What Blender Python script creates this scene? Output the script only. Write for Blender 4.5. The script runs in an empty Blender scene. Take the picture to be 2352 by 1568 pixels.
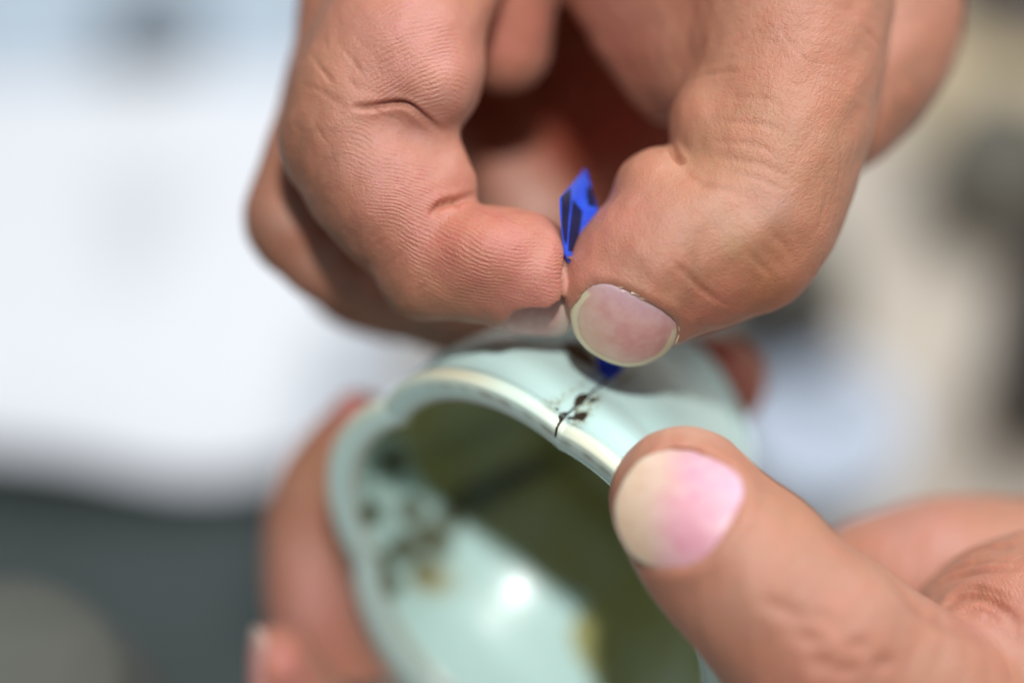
import bpy, math, random
import numpy as np
from mathutils import Vector, Matrix

sc = bpy.context.scene
random.seed(4)
rng = np.random.default_rng(4)

# ------------------------------------------------------------------ camera, light, exposure
# A macro shot: 100 mm lens, focus point 327 mm away and 200 mm above the table, looking down 55 degrees.
S = 0.05            # size in mm, at the focus distance, of one step of the measuring grid (2352 x 1568 steps)
D = 327.0           # camera to focus point, mm
TABLE = 0.75
PITCH = math.radians(35)
ROT = Matrix.Rotation(PITCH, 3, 'X')
FOCUS = Vector((0, 0, TABLE + 0.20))
RN = np.array(ROT)
FN = np.array(FOCUS)


def W(p):
    """mm in the working frame (x right, y up, z towards the lens, 0 at the focus point) -> world metres"""
    return np.asarray(p, float).reshape(-1, 3) @ RN.T * 0.001 + FN


def WV(p):
    return Vector(W(p)[0])


cam_d = bpy.data.cameras.new('camera')
cam = bpy.data.objects.new('camera', cam_d)
sc.collection.objects.link(cam)
sc.camera = cam
cam_d.lens = 100
cam_d.sensor_width = 36
cam_d.clip_start = 0.01
cam_d.clip_end = 20
cam_d.dof.use_dof = True
cam_d.dof.focus_distance = D * 0.001
cam_d.dof.aperture_fstop = 3.6
cam_d.dof.aperture_blades = 0
cam.location = WV((0, 0, D))
cam.rotation_euler = (PITCH, 0, 0)

w = bpy.data.worlds.new('World')
sc.world = w
w.use_nodes = True
w.node_tree.nodes['Background'].inputs[0].default_value = (0.80, 0.90, 1.0, 1)
w.node_tree.nodes['Background'].inputs[1].default_value = 0.16


def lamp(name, pos, target, size, power, col, shape='DISK', spread=None):
    l = bpy.data.lights.new(name, 'AREA')
    l.shape = shape
    l.size = size
    l.energy = power
    l.color = col
    if spread:
        l.spread = spread
    o = bpy.data.objects.new(name, l)
    sc.collection.objects.link(o)
    o.location = WV(pos)
    d = WV(target) - WV(pos)
    o.rotation_euler = d.to_track_quat('-Z', 'Y').to_euler()
    return o


KEY = np.array((20., 245., 585.))
lamp('key_lamp', KEY, (0, 0, 0), 0.032, 3.75, (1.0, 0.965, 0.93))
lamp('ceiling_panel', (260, 560, 230), (0, -20, -30), 0.45, 4.3, (0.93, 0.97, 1.0), 'SQUARE')

sc.view_settings.view_transform = 'Standard'
sc.view_settings.look = 'None'
sc.view_settings.gamma = 1
sc.view_settings.exposure = 0.12
sc.render.engine = 'CYCLES'
sc.cycles.use_denoising = True
sc.cycles.max_bounces = 10
sc.cycles.diffuse_bounces = 5
sc.cycles.sample_clamp_indirect = 6

# ------------------------------------------------------------------ helpers


def G(x, y, z=0.0):
    """grid point x, y seen at depth z (mm) -> mm in the working frame"""
    k = (D - z) / D
    return np.array(((x - 1176) * S * k, -(y - 784) * S * k, z))


def unit(v):
    v = np.asarray(v, float)
    return v / np.linalg.norm(v)


def link(o, parent=None):
    sc.collection.objects.link(o)
    if parent is not None:
        o.parent = parent
        o.matrix_parent_inverse = Matrix.Identity(4)
    return o


def tag(o, label=None, cat=None, group=None, kind=None):
    if label:
        o['label'] = label
    if cat:
        o['category'] = cat
    if group:
        o['group'] = group
    if kind:
        o['kind'] = kind
    return o


def mesh_obj(name, v, f, mat, origin=None, parent=None, smooth=True, world=False, attrs=None):
    """v in working-frame mm (or world metres) ; origin = world metres"""
    vw = np.asarray(v, float) if world else W(v)
    if parent is not None:
        org = np.array(parent['_org'])
        loc = (0, 0, 0)
    else:
        org = np.array(origin if origin is not None else vw.mean(0))
        loc = tuple(org)
    me = bpy.data.meshes.new(name)
    me.from_pydata((vw - org).tolist(), [], f.tolist() if hasattr(f, 'tolist') else f)
    me.update()
    if smooth:
        me.polygons.foreach_set('use_smooth', np.ones(len(me.polygons), bool))
    if mat is not None:
        me.materials.append(mat)
    for k, a in (attrs or {}).items():
        a = np.asarray(a, np.float32)
        if a.ndim == 2:
            at = me.attributes.new(k, 'FLOAT_COLOR', 'POINT')
            if a.shape[1] == 3:
                a = np.concatenate([a, np.ones((len(a), 1), np.float32)], 1)
            at.data.foreach_set('color', a.ravel())
        else:
            at = me.attributes.new(k, 'FLOAT', 'POINT')
            at.data.foreach_set('value', a.ravel())
    o = bpy.data.objects.new(name, me)
    link(o, parent)
    o.location = loc
    o['_org'] = [float(c) for c in org]
    return o


# ---- node helpers
class NT:
    def __init__(self, name):
        self.m = bpy.data.materials.new(name)
        self.m.use_nodes = True
        self.t = self.m.node_tree
        self.b = self.t.nodes['Principled BSDF']
        self.coord = None

    def n(self, ty, **kw):
        nd = self.t.nodes.new(ty)
        for k, v in kw.items():
            setattr(nd, k, v)
        return nd

    def l(self, a, b):
        self.t.links.new(a, b)

    def tc(self):
        if self.coord is None:
            self.coord = self.n('ShaderNodeTexCoord').outputs['Object']
        return self.coord

    def val(self, sock, v):
        if isinstance(v, bpy.types.NodeSocket):
            self.l(v, sock)
        else:
            sock.default_value = v

    def map(self, scale, rot=(0, 0, 0), src=None):
        m = self.n('ShaderNodeMapping')
        m.inputs['Scale'].default_value = scale if hasattr(scale, '__len__') else (scale,) * 3
        m.inputs['Rotation'].default_value = rot
        self.l(src or self.tc(), m.inputs['Vector'])
        return m.outputs[0]

    def noise(self, scale, detail=4, rough=0.55, vec=None, dist=0):
        x = self.n('ShaderNodeTexNoise')
        x.inputs['Scale'].default_value = scale
        x.inputs['Detail'].default_value = detail
        x.inputs['Roughness'].default_value = rough
        x.inputs['Distortion'].default_value = dist
        self.l(vec or self.tc(), x.inputs['Vector'])
        return x.outputs['Fac']

    def voro(self, scale, feature='F1', vec=None):
        x = self.n('ShaderNodeTexVoronoi', feature=feature)
        x.inputs['Scale'].default_value = scale
        self.l(vec or self.tc(), x.inputs['Vector'])
        return x.outputs['Distance']

    def ramp(self, src, a, b, lo=0.0, hi=1.0, smooth=True):
        x = self.n('ShaderNodeMapRange')
        if smooth:
            x.interpolation_type = 'SMOOTHSTEP'
        self.l(src, x.inputs['Value'])
        for k, v in (('From Min', a), ('From Max', b), ('To Min', lo), ('To Max', hi)):
            x.inputs[k].default_value = v
        return x.outputs[0]

    def math(self, op, a, b=0.0):
        x = self.n('ShaderNodeMath', operation=op)
        self.val(x.inputs[0], a)
        self.val(x.inputs[1], b)
        return x.outputs[0]

    def mix(self, fac, a, b, mode='MIX'):
        x = self.n('ShaderNodeMix', data_type='RGBA', blend_type=mode)
        self.val(x.inputs[0], fac)
        for s, v in ((x.inputs[6], a), (x.inputs[7], b)):
            if isinstance(v, bpy.types.NodeSocket):
                self.l(v, s)
            else:
                s.default_value = (*v, 1) if len(v) == 3 else v
        return x.outputs[2]

    def attr(self, name, out='Fac'):
        x = self.n('ShaderNodeAttribute', attribute_name=name)
        return x.outputs[out]

    def bump(self, h, dist, strength=1.0, normal=None):
        x = self.n('ShaderNodeBump')
        x.inputs['Strength'].default_value = strength
        x.inputs['Distance'].default_value = dist
        self.l(h, x.inputs['Height'])
        if normal is not None:
            self.l(normal, x.inputs['Normal'])
        return x.outputs[0]

    def set(self, **kw):
        for k, v in kw.items():
            s = self.b.inputs[k.replace('_', ' ')]
            if isinstance(v, bpy.types.NodeSocket):
                self.l(v, s)
            else:
                s.default_value = (*v, 1) if (hasattr(v, '__len__') and len(v) == 3 and s.type == 'RGBA') else v
        return self


def skin_material():
    t = NT('skin')
    base = t.attr('tone', 'Color')
    mott = t.noise(220, 4, 0.6)
    mott2 = t.noise(900, 3, 0.6)
    c = t.mix(t.ramp(mott, 0.38, 0.62, 0.0, 0.45), base, (0.46, 0.18, 0.115), 'MIX')
    c = t.mix(t.ramp(mott2, 0.35, 0.65, 0.0, 0.22), c, (0.40, 0.22, 0.12))
    pores = t.ramp(t.voro(420), 0.0, 0.035, 1.0, 0.0)
    pm = t.ramp(t.noise(120, 2), 0.60, 0.66)
    c = t.mix(t.math('MULTIPLY', t.math('MULTIPLY', pores, pm), 0.55), c, (0.16, 0.08, 0.05))
    # friction ridges, where the finger pads have them
    ph = t.attr('ridge_phase')
    mk = t.attr('ridge_mask')
    jit = t.noise(700, 3, 0.6)
    s = t.math('SINE', t.math('ADD', ph, t.math('MULTIPLY', jit, 7.5)))
    gap = t.math('MULTIPLY', t.ramp(t.noise(1600, 2, 0.6), 0.36, 0.56, 0.15, 1.0), t.ramp(t.noise(260, 2, 0.6), 0.35, 0.65, 0.25, 1.0))
    s = t.math('MULTIPLY', t.math('MULTIPLY', s, gap), mk)
    n1 = t.bump(s, 0.00007, 0.6)
    # lined skin on the backs: small lozenges
    lm = t.attr('line_mask')
    vec = t.map((1500, 1500, 1500), (0.3, 0.5, 0.6))
    wv = t.n('ShaderNodeMapping')
    wv.inputs['Scale'].default_value = (1.0, 0.38, 1.0)
    wv.inputs['Rotation'].default_value = (0.0, 0.0, 0.35)
    t.l(vec, wv.inputs['Vector'])
    v1 = t.ramp(t.voro(1.0, 'DISTANCE_TO_EDGE', wv.outputs[0]), 0.0, 0.16, 0.0, 1.0)
    wv2 = t.n('ShaderNodeMapping')
    wv2.inputs['Scale'].default_value = (0.36, 0.75, 0.9)
    wv2.inputs['Rotation'].default_value = (0.2, 0.1, -0.4)
    t.l(vec, wv2.inputs['Vector'])
    v2 = t.ramp(t.voro(1.0, 'DISTANCE_TO_EDGE', wv2.outputs[0]), 0.0, 0.12, 0.0, 1.0)
    hh = t.math('MULTIPLY', t.math('ADD', v1, t.math('MULTIPLY', v2, 0.7)), lm)
    n2 = t.bump(hh, 0.000045, 0.42, n1)
    fine = t.math('ADD', t.math('MULTIPLY', t.noise(3200, 3, 0.7), 1.6), t.math('MULTIPLY', t.noise(600, 4, 0.6), 2.2))
    n3 = t.bump(fine, 0.00012, 0.6, n2)
    t.set(Base_Color=c, Roughness=t.ramp(mott2, 0.3, 0.7, 0.36, 0.52, False), Normal=n3)
    t.b.inputs['Subsurface Weight'].default_value = 0.40
    t.b.inputs['Subsurface Radius'].default_value = (1.0, 0.28, 0.14)
    t.b.inputs['Subsurface Scale'].default_value = 0.0028
    t.b.inputs['Specular IOR Level'].default_value = 0.42
    return t.m


def nail_material():
    t = NT('fingernail')
    c = t.attr('tone', 'Color')
    st = t.noise(1.0, 3, 0.5, t.map((500, 500, 500)))
    c = t.mix(t.ramp(st, 0.35, 0.65, 0.0, 0.22), c, (0.75, 0.62, 0.55))
    t.set(Base_Color=c, Roughness=0.42, Normal=t.bump(t.noise(700, 3), 0.00005, 0.45))
    t.b.inputs['Subsurface Weight'].default_value = 0.4
    t.b.inputs['Subsurface Radius'].default_value = (1.0, 0.45, 0.35)
    t.b.inputs['Subsurface Scale'].default_value = 0.0016
    t.b.inputs['Coat Weight'].default_value = 0.1
    t.b.inputs['Coat Roughness'].default_value = 0.35
    return t.m


SKIN = skin_material()
NAIL = nail_material()

# ------------------------------------------------------------------ implicit surfaces for the hands


def spline(pts, n=7):
    P = np.array(pts, float)
    if len(P) < 3:
        t = np.linspace(0, 1, n + 1)[:, None]
        return P[0] * (1 - t) + P[1] * t
    Q = np.vstack([2 * P[0] - P[1], P, 2 * P[-1] - P[-2]])
    out = []
    for i in range(1, len(Q) - 2):
        for k in range(n):
            t = k / n
            a, b, c, d = Q[i - 1], Q[i], Q[i + 1], Q[i + 2]
            out.append(0.5 * ((2 * b) + (-a + c) * t + (2 * a - 5 * b + 4 * c - d) * t * t + (-a + 3 * b - 3 * c + d) * t ** 3))
    out.append(Q[-2])
    return np.array(out)


class Tube:
    def __init__(self, pts, k=1.5, n=6, flat=None):
        """pts: (x, y, z mm, r in grid steps)"""
        q = [list(G(x, y, z)) + [r * S * (D - z) / D] for x, y, z, r in pts]
        self.q = spline(q, n)
        self.k = k
        self.flat = flat           # (direction, factor)
        self.lo = (self.q[:, :3] - self.q[:, 3:]).min(0) - 5
        self.hi = (self.q[:, :3] + self.q[:, 3:]).max(0) + 5

    def __call__(self, p):
        best = np.full(len(p), 1e9, np.float32)
        for a, b in zip(self.q[:-1], self.q[1:]):
            ba = (b - a)[:3]
            pa = p - a[:3]
            h = np.clip(pa @ ba / max(ba @ ba, 1e-9), 0, 1)
            v = pa - h[:, None] * ba
            if self.flat is not None:
                fd, fq = self.flat
                c = v @ fd
                d = np.sqrt((v * v).sum(1) - c * c + (c * fq) ** 2)
            else:
                d = np.sqrt((v * v).sum(1))
            best = np.minimum(best, d - (a[3] + (b[3] - a[3]) * h))
        return best


class Ell:
    def __init__(self, x, y, z, rx, ry, rz, k=1.5, ang=0):
        """centre on the grid, radii rx, ry in grid steps, rz in mm; ang turns it in the picture plane"""
        self.c = G(x, y, z)
        self.r = np.array([rx * S, ry * S, rz])
        a = math.radians(ang)
        self.R = np.array([[math.cos(a), math.sin(a), 0], [-math.sin(a), math.cos(a), 0], [0, 0, 1]])
        self.k = k
        m = self.r.max() + 5
        self.lo = self.c - m
        self.hi = self.c + m

    def __call__(self, p):
        q = (p - self.c) @ self.R.T
        k0 = np.sqrt(((q / self.r) ** 2).sum(1))
        k1 = np.sqrt(((q / self.r ** 2) ** 2).sum(1)) + 1e-9
        return k0 * (k0 - 1) / k1


def smin(a, b, k):
    h = np.maximum(k - np.abs(a - b), 0) / k
    return np.minimum(a, b) - h * h * k * 0.25


def smax(a, b, k):
    return -smin(-a, -b, k)


class Nail:
    """plate in its own frame: t towards the free edge, n outwards, a across"""

    def __init__(self, c, t, n, wid, length, rad, rlong=26, thick=0.45, p=2.5, over=True):
        self.c = np.asarray(c, float)
        self.n = unit(n)
        t = np.asarray(t, float)
        self.t = unit(t - self.n * (t @ self.n))
        self.a = np.cross(self.t, self.n)
        self.w2, self.l2, self.rad, self.rl, self.th, self.p = wid / 2, length / 2, rad, rlong, thick, p
        self.tipcut = over

    def loc(self, p):
        q = p - self.c
        return q @ self.a, q @ self.t, q @ self.n

    def height(self, a, b):
        aa = np.clip(np.abs(a) / self.rad, 0, 0.97)
        return self.rad * (np.sqrt(1 - aa * aa) - 1) - b * b / (2 * self.rl)

    def edge(self, a, b):
        e = (np.abs(a / self.w2) ** self.p + np.abs(b / self.l2) ** self.p) ** (1 / self.p)
        return (e - 1) * min(self.w2, self.l2)

    def carve(self, d, p):
        a, b, c = self.loc(p)
        near = (np.abs(a) < self.w2 * 1.5) & (np.abs(b) < self.l2 * 1.45) & (c > -7) & (c < 7)
        if not near.any():
            return d
        a, b, c = a[near], b[near], c[near]
        e = self.edge(a, b)
        h = c - (self.height(a, b) - 0.25)
        dd = d[near]
        # folds of skin round the sides and the root of the nail
        ridge = 0.34 * np.exp(-((e - 0.75) / 0.75) ** 2) * np.clip((self.l2 * 0.55 - b) / (self.l2 * 0.5), 0, 1)
        dd = dd - ridge * np.exp(-(h / 3.0) ** 2)
        cut = smax(e + 0.38, -h, 0.3)
        # skin stops short of the free edge
        tip = smax(-(b - self.l2 * (0.80 if self.tipcut else 9)), -h, 0.3)
        dd = smax(dd, -np.where(b > 0, smin(cut, smax(tip, np.abs(a) - self.w2 * 1.15, .3), 0.2), cut), 0.45)
        d = d.copy()
        d[near] = dd
        return d

    def mesh(self, colour):
        nr, na = 26, 96
        V, F, C = [], [], []
        rr = np.linspace(0, 1, nr) ** 0.8
        an = np.linspace(0, 2 * np.pi, na, endpoint=False)
        ca, sa = np.cos(an), np.sin(an)
        rad = (np.abs(ca) ** self.p + np.abs(sa) ** self.p) ** (-1 / self.p)
        jag = 1 + 0.006 * np.sin(an * 7 + 1) + 0.004 * np.sin(an * 17)
        for side in (0, 1):
            for i, r in enumerate(rr):
                a = self.w2 * r * rad * ca * jag
                b = self.l2 * r * rad * sa * jag
                hz = self.height(a, b)
                hz = hz - (self.th if side else 0) * (1.0 if side else 1) - (0.12 * max(0, (r - 0.93) / 0.07) ** 2 if not side else 0)
                # root dives under the cuticle
                hz = hz - 0.18 * np.clip((-b / self.l2 - 0.86) / 0.14, 0, 1) ** 2
                P = self.c + a[:, None] * self.a + b[:, None] * self.t + hz[:, None] * self.n
                V.append(P)
                C.append(colour(a / self.w2, b / self.l2, np.full_like(a, r)))
        V = np.concatenate(V)
        C = np.concatenate(C)
        for side in (0, 1):
            o = side * nr * na
            for i in range(nr - 1):
                for j in range(na):
                    j2 = (j + 1) % na
                    q = [o + i * na + j, o + (i + 1) * na + j, o + (i + 1) * na + j2, o + i * na + j2]
                    F.append(q[::-1] if side else q)
        o = nr * na
        e = (nr - 1) * na
        for j in range(na):
            j2 = (j + 1) % na
            F.append([e + j, o + e + j, o + e + j2, e + j2])
        return V, F, C


class Body:
    def __init__(self, prims, cuts=(), nails=(), thumb=()):
        self.prims, self.cuts, self.nails, self.thumb = prims, list(cuts), list(nails), list(thumb)

    def __call__(self, p):
        p = np.asarray(p, np.float64)
        d = np.full(len(p), 60.0)
        for pr in self.prims:
            m = ((p > pr.lo - 6) & (p < pr.hi + 6)).all(1)
            if m.any():
                d[m] = smin(d[m], pr(p[m]), pr.k)
        if self.thumb:      # the thumb melts into the palm at its root only, and merely touches the finger tip
            e = np.full(len(p), 60.0)
            for pr in self.thumb:
                m = ((p > pr.lo - 6) & (p < pr.hi + 6)).all(1)
                if m.any():
                    e[m] = smin(e[m], pr(p[m]), pr.k)
            for nl in self.nails[:1]:
                e = nl.carve(e, p)
            for nl in self.nails[1:]:
                d = nl.carve(d, p)
            kk = 0.40 + 3.3 * np.clip((p[:, 1] - G(0, 250, -10)[1]) / 9.0, 0, 1)
            for (pt, nn, k, sph) in self.cuts:
                q = p - pt
                m = (q * q).sum(1) < sph * sph
                if m.any():
                    d[m] = smax(d[m], q[m] @ nn, k)
            d = smin(d, e, kk)
        for (pt, nn, k, sph) in (() if self.thumb else self.cuts):      # flattened where something presses: half-space within a sphere
            q = p - pt
            m = (q * q).sum(1) < sph * sph
            if m.any():
                d[m] = smax(d[m], q[m] @ nn, k)
        for nl in (() if self.thumb else self.nails):
            d = nl.carve(d, p)
        return d

    def grad(self, p, e=0.05):
        g = np.zeros((len(p), 3))
        for s in ((1, -1, -1), (-1, -1, 1), (-1, 1, -1), (1, 1, 1)):
            s = np.array(s, float)
            g += s * self(p + s * e)[:, None]
        return g / (np.linalg.norm(g, axis=1)[:, None] + 1e-9)

    def hit(self, x, y, z0=45):
        """first point of the surface met from the front at grid place x, y"""
        x = np.atleast_1d(np.asarray(x, float))
        y = np.atleast_1d(np.asarray(y, float))
        z = np.full(len(x), float(z0))
        for _ in range(70):
            k = (D - z) / D
            P = np.stack([(x - 1176) * S * k, -(y - 784) * S * k, z], 1)
            z = z - np.clip(self(P) * 0.85, -2, 6)
        k = (D - z) / D
        return np.stack([(x - 1176) * S * k, -(y - 784) * S * k, z], 1)

    def build(self, lo, hi, h=0.7, sub=1):
        lo, hi = np.array(lo, float), np.array(hi, float)
        n = np.ceil((hi - lo) / h).astype(int) + 1
        st = 4
        nc = (n // st) + 2
        gc = np.stack(np.meshgrid(*[np.arange(c) for c in nc], indexing='ij'), -1).reshape(-1, 3)
        dc = self(lo + gc * h * st).reshape(nc)
        full = np.repeat(np.repeat(np.repeat(dc, st, 0), st, 1), st, 2)[:n[0], :n[1], :n[2]].astype(np.float32)
        near = np.abs(dc) < h * st * 2.2
        nf = np.repeat(np.repeat(np.repeat(near, st, 0), st, 1), st, 2)
        nf = np.roll(nf, (-(st // 2),) * 3, (0, 1, 2)) | nf | np.roll(nf, (st // 2,) * 3, (0, 1, 2))
        nf = nf[:n[0], :n[1], :n[2]]
        idx = np.argwhere(nf)
        full[nf] = self(lo + idx * h)
        # surface nets
        s = full < 0
        c = [s[i:n[0] - 1 + i, j:n[1] - 1 + j, k:n[2] - 1 + k] for i in (0, 1) for j in (0, 1) for k in (0, 1)]
        cnt = sum(x.astype(np.int8) for x in c)
        cells = np.argwhere((cnt > 0) & (cnt < 8))
        vid = np.full(cnt.shape, -1, np.int64)
        vid[tuple(cells.T)] = np.arange(len(cells))
        V = lo + (cells + 0.5) * h
        F = []
        for ax in range(3):
            u, v = [a for a in range(3) if a != ax]
            sl0 = [slice(1, n[i] - 1) for i in range(3)]
            sl1 = list(sl0)
            sl0[ax] = slice(0, n[ax] - 1)
            sl1[ax] = slice(1, n[ax])
            a, b = s[tuple(sl0)], s[tuple(sl1)]
            e = np.argwhere(a != b)
            flip = a[tuple(e.T)]
            off = np.ones(3, int)
            off[ax] = 0
            e = e + off
            q = []
            for du, dv in ((-1, -1), (0, -1), (0, 0), (-1, 0)):
                ee = e.copy()
                ee[:, u] += du
                ee[:, v] += dv
                q.append(vid[tuple(ee.T)])
            q = np.stack(q, 1)
            if ax == 1:
                flip = ~flip
            q[~flip] = q[~flip][:, ::-1]
            F.append(q[(q >= 0).all(1)])
        F = np.concatenate(F)
        V = self.relax(self.proj(V, 5), F)
        for _ in range(sub):
            E = np.sort(np.stack([F, np.roll(F, -1, 1)], -1).reshape(-1, 2), 1)
            ue, inv = np.unique(E[:, 0] * len(V) + E[:, 1], return_inverse=True)
            mid = (V[ue // len(V)] + V[ue % len(V)]) / 2
            cen = V[F].mean(1)
            n0, n1 = len(V), len(V) + len(mid)
            inv = inv.reshape(-1, 4) + n0
            ci = np.arange(len(F)) + n1
            F2 = np.concatenate([np.stack([F[:, i], inv[:, i], ci, inv[:, (i + 3) % 4]], 1) for i in range(4)])
            V = np.concatenate([V, mid, cen])
            F = F2
            V = self.relax(self.proj(V, 2), F)
        return V, F

    def relax(self, V, F):
        for f in (0.6, 0.5):
            acc = np.zeros_like(V)
            cnt = np.zeros(len(V))
            for k in (1, 3):
                for ax in range(3):
                    acc[:, ax] += np.bincount(F.ravel(), V[np.roll(F, k, 1)].reshape(-1, 3)[:, ax], len(V))
                cnt += np.bincount(F.ravel(), minlength=len(V))
            M = acc / np.maximum(cnt, 1)[:, None]
            V = self.proj(V * (1 - f) + M * f, 1)
        return V * 0.75 + M * 0.25

    def proj(self, V, it):
        for _ in range(it):
            d = self(V)
            g = self.grad(V)
            V = V - g * np.clip(d, -0.5, 0.5)[:, None] * 0.9
        return V


def seg_dist(V, L):
    """distance of V to a polyline, and how far along (0..1) the nearest place is"""
    best = np.full(len(V), 1e9)
    at = np.zeros(len(V))
    m = len(L) - 1
    lo, hi = L.min(0) - 6, L.max(0) + 6
    s = ((V > lo) & (V < hi)).all(1)
    P = V[s]
    b_, a_ = best[s], at[s]
    for i in range(m):
        ba = L[i + 1] - L[i]
        pa = P - L[i]
        t = np.clip(pa @ ba / (ba @ ba + 1e-9), 0, 1)
        d = np.linalg.norm(pa - t[:, None] * ba, axis=1)
        k = d < b_
        b_[k] = d[k]
        a_[k] = (i + t[k]) / m
    best[s] = b_
    at[s] = a_
    return best, at


def finish(body, V, creases, n_smooth=0):
    """fold lines: (list of grid points, depth mm, width mm)"""
    N = body.grad(V)
    disp = np.zeros(len(V))
    red = np.zeros(len(V))
    for pts, dep, wid in creases:
        q = spline([(x, y, 0) for x, y in pts], 8)
        L = body.hit(q[:, 0], q[:, 1])
        # drop jumps on to something behind
        z = L[:, 2]
        keep = np.abs(z - np.median(z)) < 9
        L = L[keep]
        if len(L) < 2:
            continue
        d, at = seg_dist(V, L)
        fade = np.sin(np.pi * np.clip(at, 0, 1)) ** 0.8
        g = np.exp(-(d / wid) ** 2)
        disp -= dep * fade * g
        disp += dep * 0.14 * fade * np.exp(-((d - wid * 2.1) / (wid * 1.1)) ** 2)
        red = np.maximum(red, min(1, dep * 1.6) * fade * np.exp(-(d / (wid * 1.3)) ** 2))
    # low, uneven form of flesh
    lump = sum(np.sin(V @ unit(rng.normal(0, 1, 3)) * f + rng.uniform(0, 6)) * a
               for f, a in ((0.35, .10), (0.5, .08), (0.8, .05), (1.1, .035), (1.7, .02), (2.3, .014), (3.1, .008)) for _ in (0, 1))
    return V + N * (disp + lump)[:, None], N, red


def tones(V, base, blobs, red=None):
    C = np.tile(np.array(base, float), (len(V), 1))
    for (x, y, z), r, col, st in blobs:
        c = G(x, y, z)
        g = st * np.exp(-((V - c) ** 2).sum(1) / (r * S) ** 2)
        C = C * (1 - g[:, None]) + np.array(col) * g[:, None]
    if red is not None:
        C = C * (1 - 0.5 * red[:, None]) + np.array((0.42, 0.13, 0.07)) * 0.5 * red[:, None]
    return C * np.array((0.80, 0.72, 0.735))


def gmask(V, items):
    m = np.zeros(len(V))
    for (x, y, z), r in items:
        m = np.maximum(m, np.exp(-(((V - G(x, y, z)) ** 2).sum(1) / (r * S) ** 2) ** 2))
    return m


def grid_xy(V):
    k = D / (D - V[:, 2])
    return V[:, 0] * k / S + 1176, 784 - V[:, 1] * k / S


PINK = (0.56, 0.175, 0.135)
ROSE = (0.62, 0.27, 0.235)
TAN = (0.49, 0.275, 0.155)
BROWN = (0.21, 0.098, 0.052)
PALE = (0.68, 0.45, 0.33)
YELLOW = (0.58, 0.38, 0.20)
BASE = (0.50, 0.25, 0.165)

# ------------------------------------------------------------------ upper hand: pinches a blue strip
up_prims = [
    # index finger: base joint, middle and end segments
    Tube([(1060, -330, -26, 230), (985, -120, -20, 205), (925, 40, -15, 188), (850, 200, -12, 186), (812, 290, -11, 168)], 1.0),
    Tube([(800, 330, -11, 158), (888, 440, -9.5, 165), (975, 548, -8.5, 142), (1000, 585, -8, 132)], 1.6),
    Tube([(985, 612, -8, 128), (1080, 608, -7.2, 136), (1170, 618, -6.5, 136), (1235, 632, -6.2, 131)], 0.9),
    Ell(955, 120, -10, 150, 190, 8.6, 4.0, 12),
    Ell(985, 200, -9, 110, 105, 7.6, 3.0),
    Tube([(930, 300, -9.5, 80), (985, 362, -9, 82), (1020, 420, -8.2, 74)], 2.0),
    Ell(1120, 580, -5, 130, 100, 6.4, 2.0),
    # middle finger base seen inside
    Tube([(1150, -320, -30, 130), (1168, -60, -28, 108), (1160, 105, -30, 104)], 1.5),
    # middle finger
    Tube([(900, -330, -33, 170), (820, -60, -30, 132), (800, 120, -29, 130), (742, 320, -28, 122), (692, 492, -27, 129)], 1.0),
    Tube([(694, 515, -27, 122), (770, 590, -28, 112), (905, 668, -32, 108), (1060, 720, -42, 100), (1230, 780, -46, 92), (1450, 835, -47, 98), (1650, 876, -46, 108)], 1.2),
    # ring finger
    Tube([(1000, -330, -46, 150), (960, 100, -50, 120), (850, 480, -46, 110), (800, 635, -41, 102), (950, 688, -44, 100), (1120, 712, -52, 92), (1250, 730, -54, 85)], 1.2),
    # little finger curled into the hollow
    Tube([(1000, -200, -62, 130), (1060, 160, -62, 120), (1140, 330, -58, 112), (1235, 500, -54, 118)], 1.5),
    # palm closing the hollow, back of the hand
    Ell(1420, 180, -74, 430, 420, 13, 3),
    Ell(1080, 330, -72, 190, 300, 11, 3),
    Ell(1330, -420, -34, 520, 260, 24, 5),
    Tube([(2110, -220, -36, 190), (2045, 60, -32, 164), (1975, 220, -28, 140), (1900, 340, -24, 90)], 5),
    Ell(1800, -120, -46, 380, 260, 18, 4),
    Tube([(1500, -500, -50, 480), (1500, -900, -75, 460), (1480, -1300, -100, 480)], 6, 4),
]
up_thumb = [
    # thumb
    Tube([(1700, -330, -24, 330), (1790, -130, -18, 265), (1812, 60, -14, 230), (1800, 240, -11, 212), (1762, 390, -9, 206), (1735, 470, -8.5, 196)], 1.5),
    Tube([(1742, 500, -8, 182), (1640, 552, -7, 194), (1505, 606, -6, 184), (1438, 694, -5.5, 136)], 1.8),
    Ell(1752, 592, -7, 124, 124, 7.2, 1.6),
    Ell(1700, 500, -2.2, 130, 110, 4.6, 2.5),
    Ell(1622, 280, -10, 80, 84, 6.0, 3.5),
    Ell(1508, 432, -8, 104, 92, 6.0, 2.0),
    Ell(1408, 655, -5.2, 119, 112, 6.2, 2.0),
    # web between thumb and palm
    Tube([(1330, -260, -26, 150), (1400, -60, -26, 112), (1470, 90, -26, 96), (1530, 215, -25, 62)], 2.2),
    Tube([(1560, -220, -20, 190), (1600, 0, -19, 130), (1640, 160, -17, 100)], 4),
    Tube([(1470, -120, -22, 150), (1540, 40, -22, 128), (1590, 190, -20, 84)], 5),
]
up = Body(up_prims, thumb=up_thumb)
up.cuts.append((G(1314, 640, -6), unit((1.0, 0.03, 0.06)), 3.4, 10.5))     # index pad against the thumb
up_t = (-0.72, -0.62, -0.10)
c = up.hit(1433, 756)[0]
thumb_nail = Nail(c + np.array((-0.1, -0.75, 0.2)), (-0.40, -0.88, -0.22), (-0.0, -0.26, 0.96), 12.8, 10.4, 8.6, 17, 0.5, 2.4)
index_nail = Nail(G(1232, 743, -6.0), (1, -0.16, 0), (-0.02, -0.80, 0.60), 11.0, 8.0, 7.0, 30, 0.45)


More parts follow.
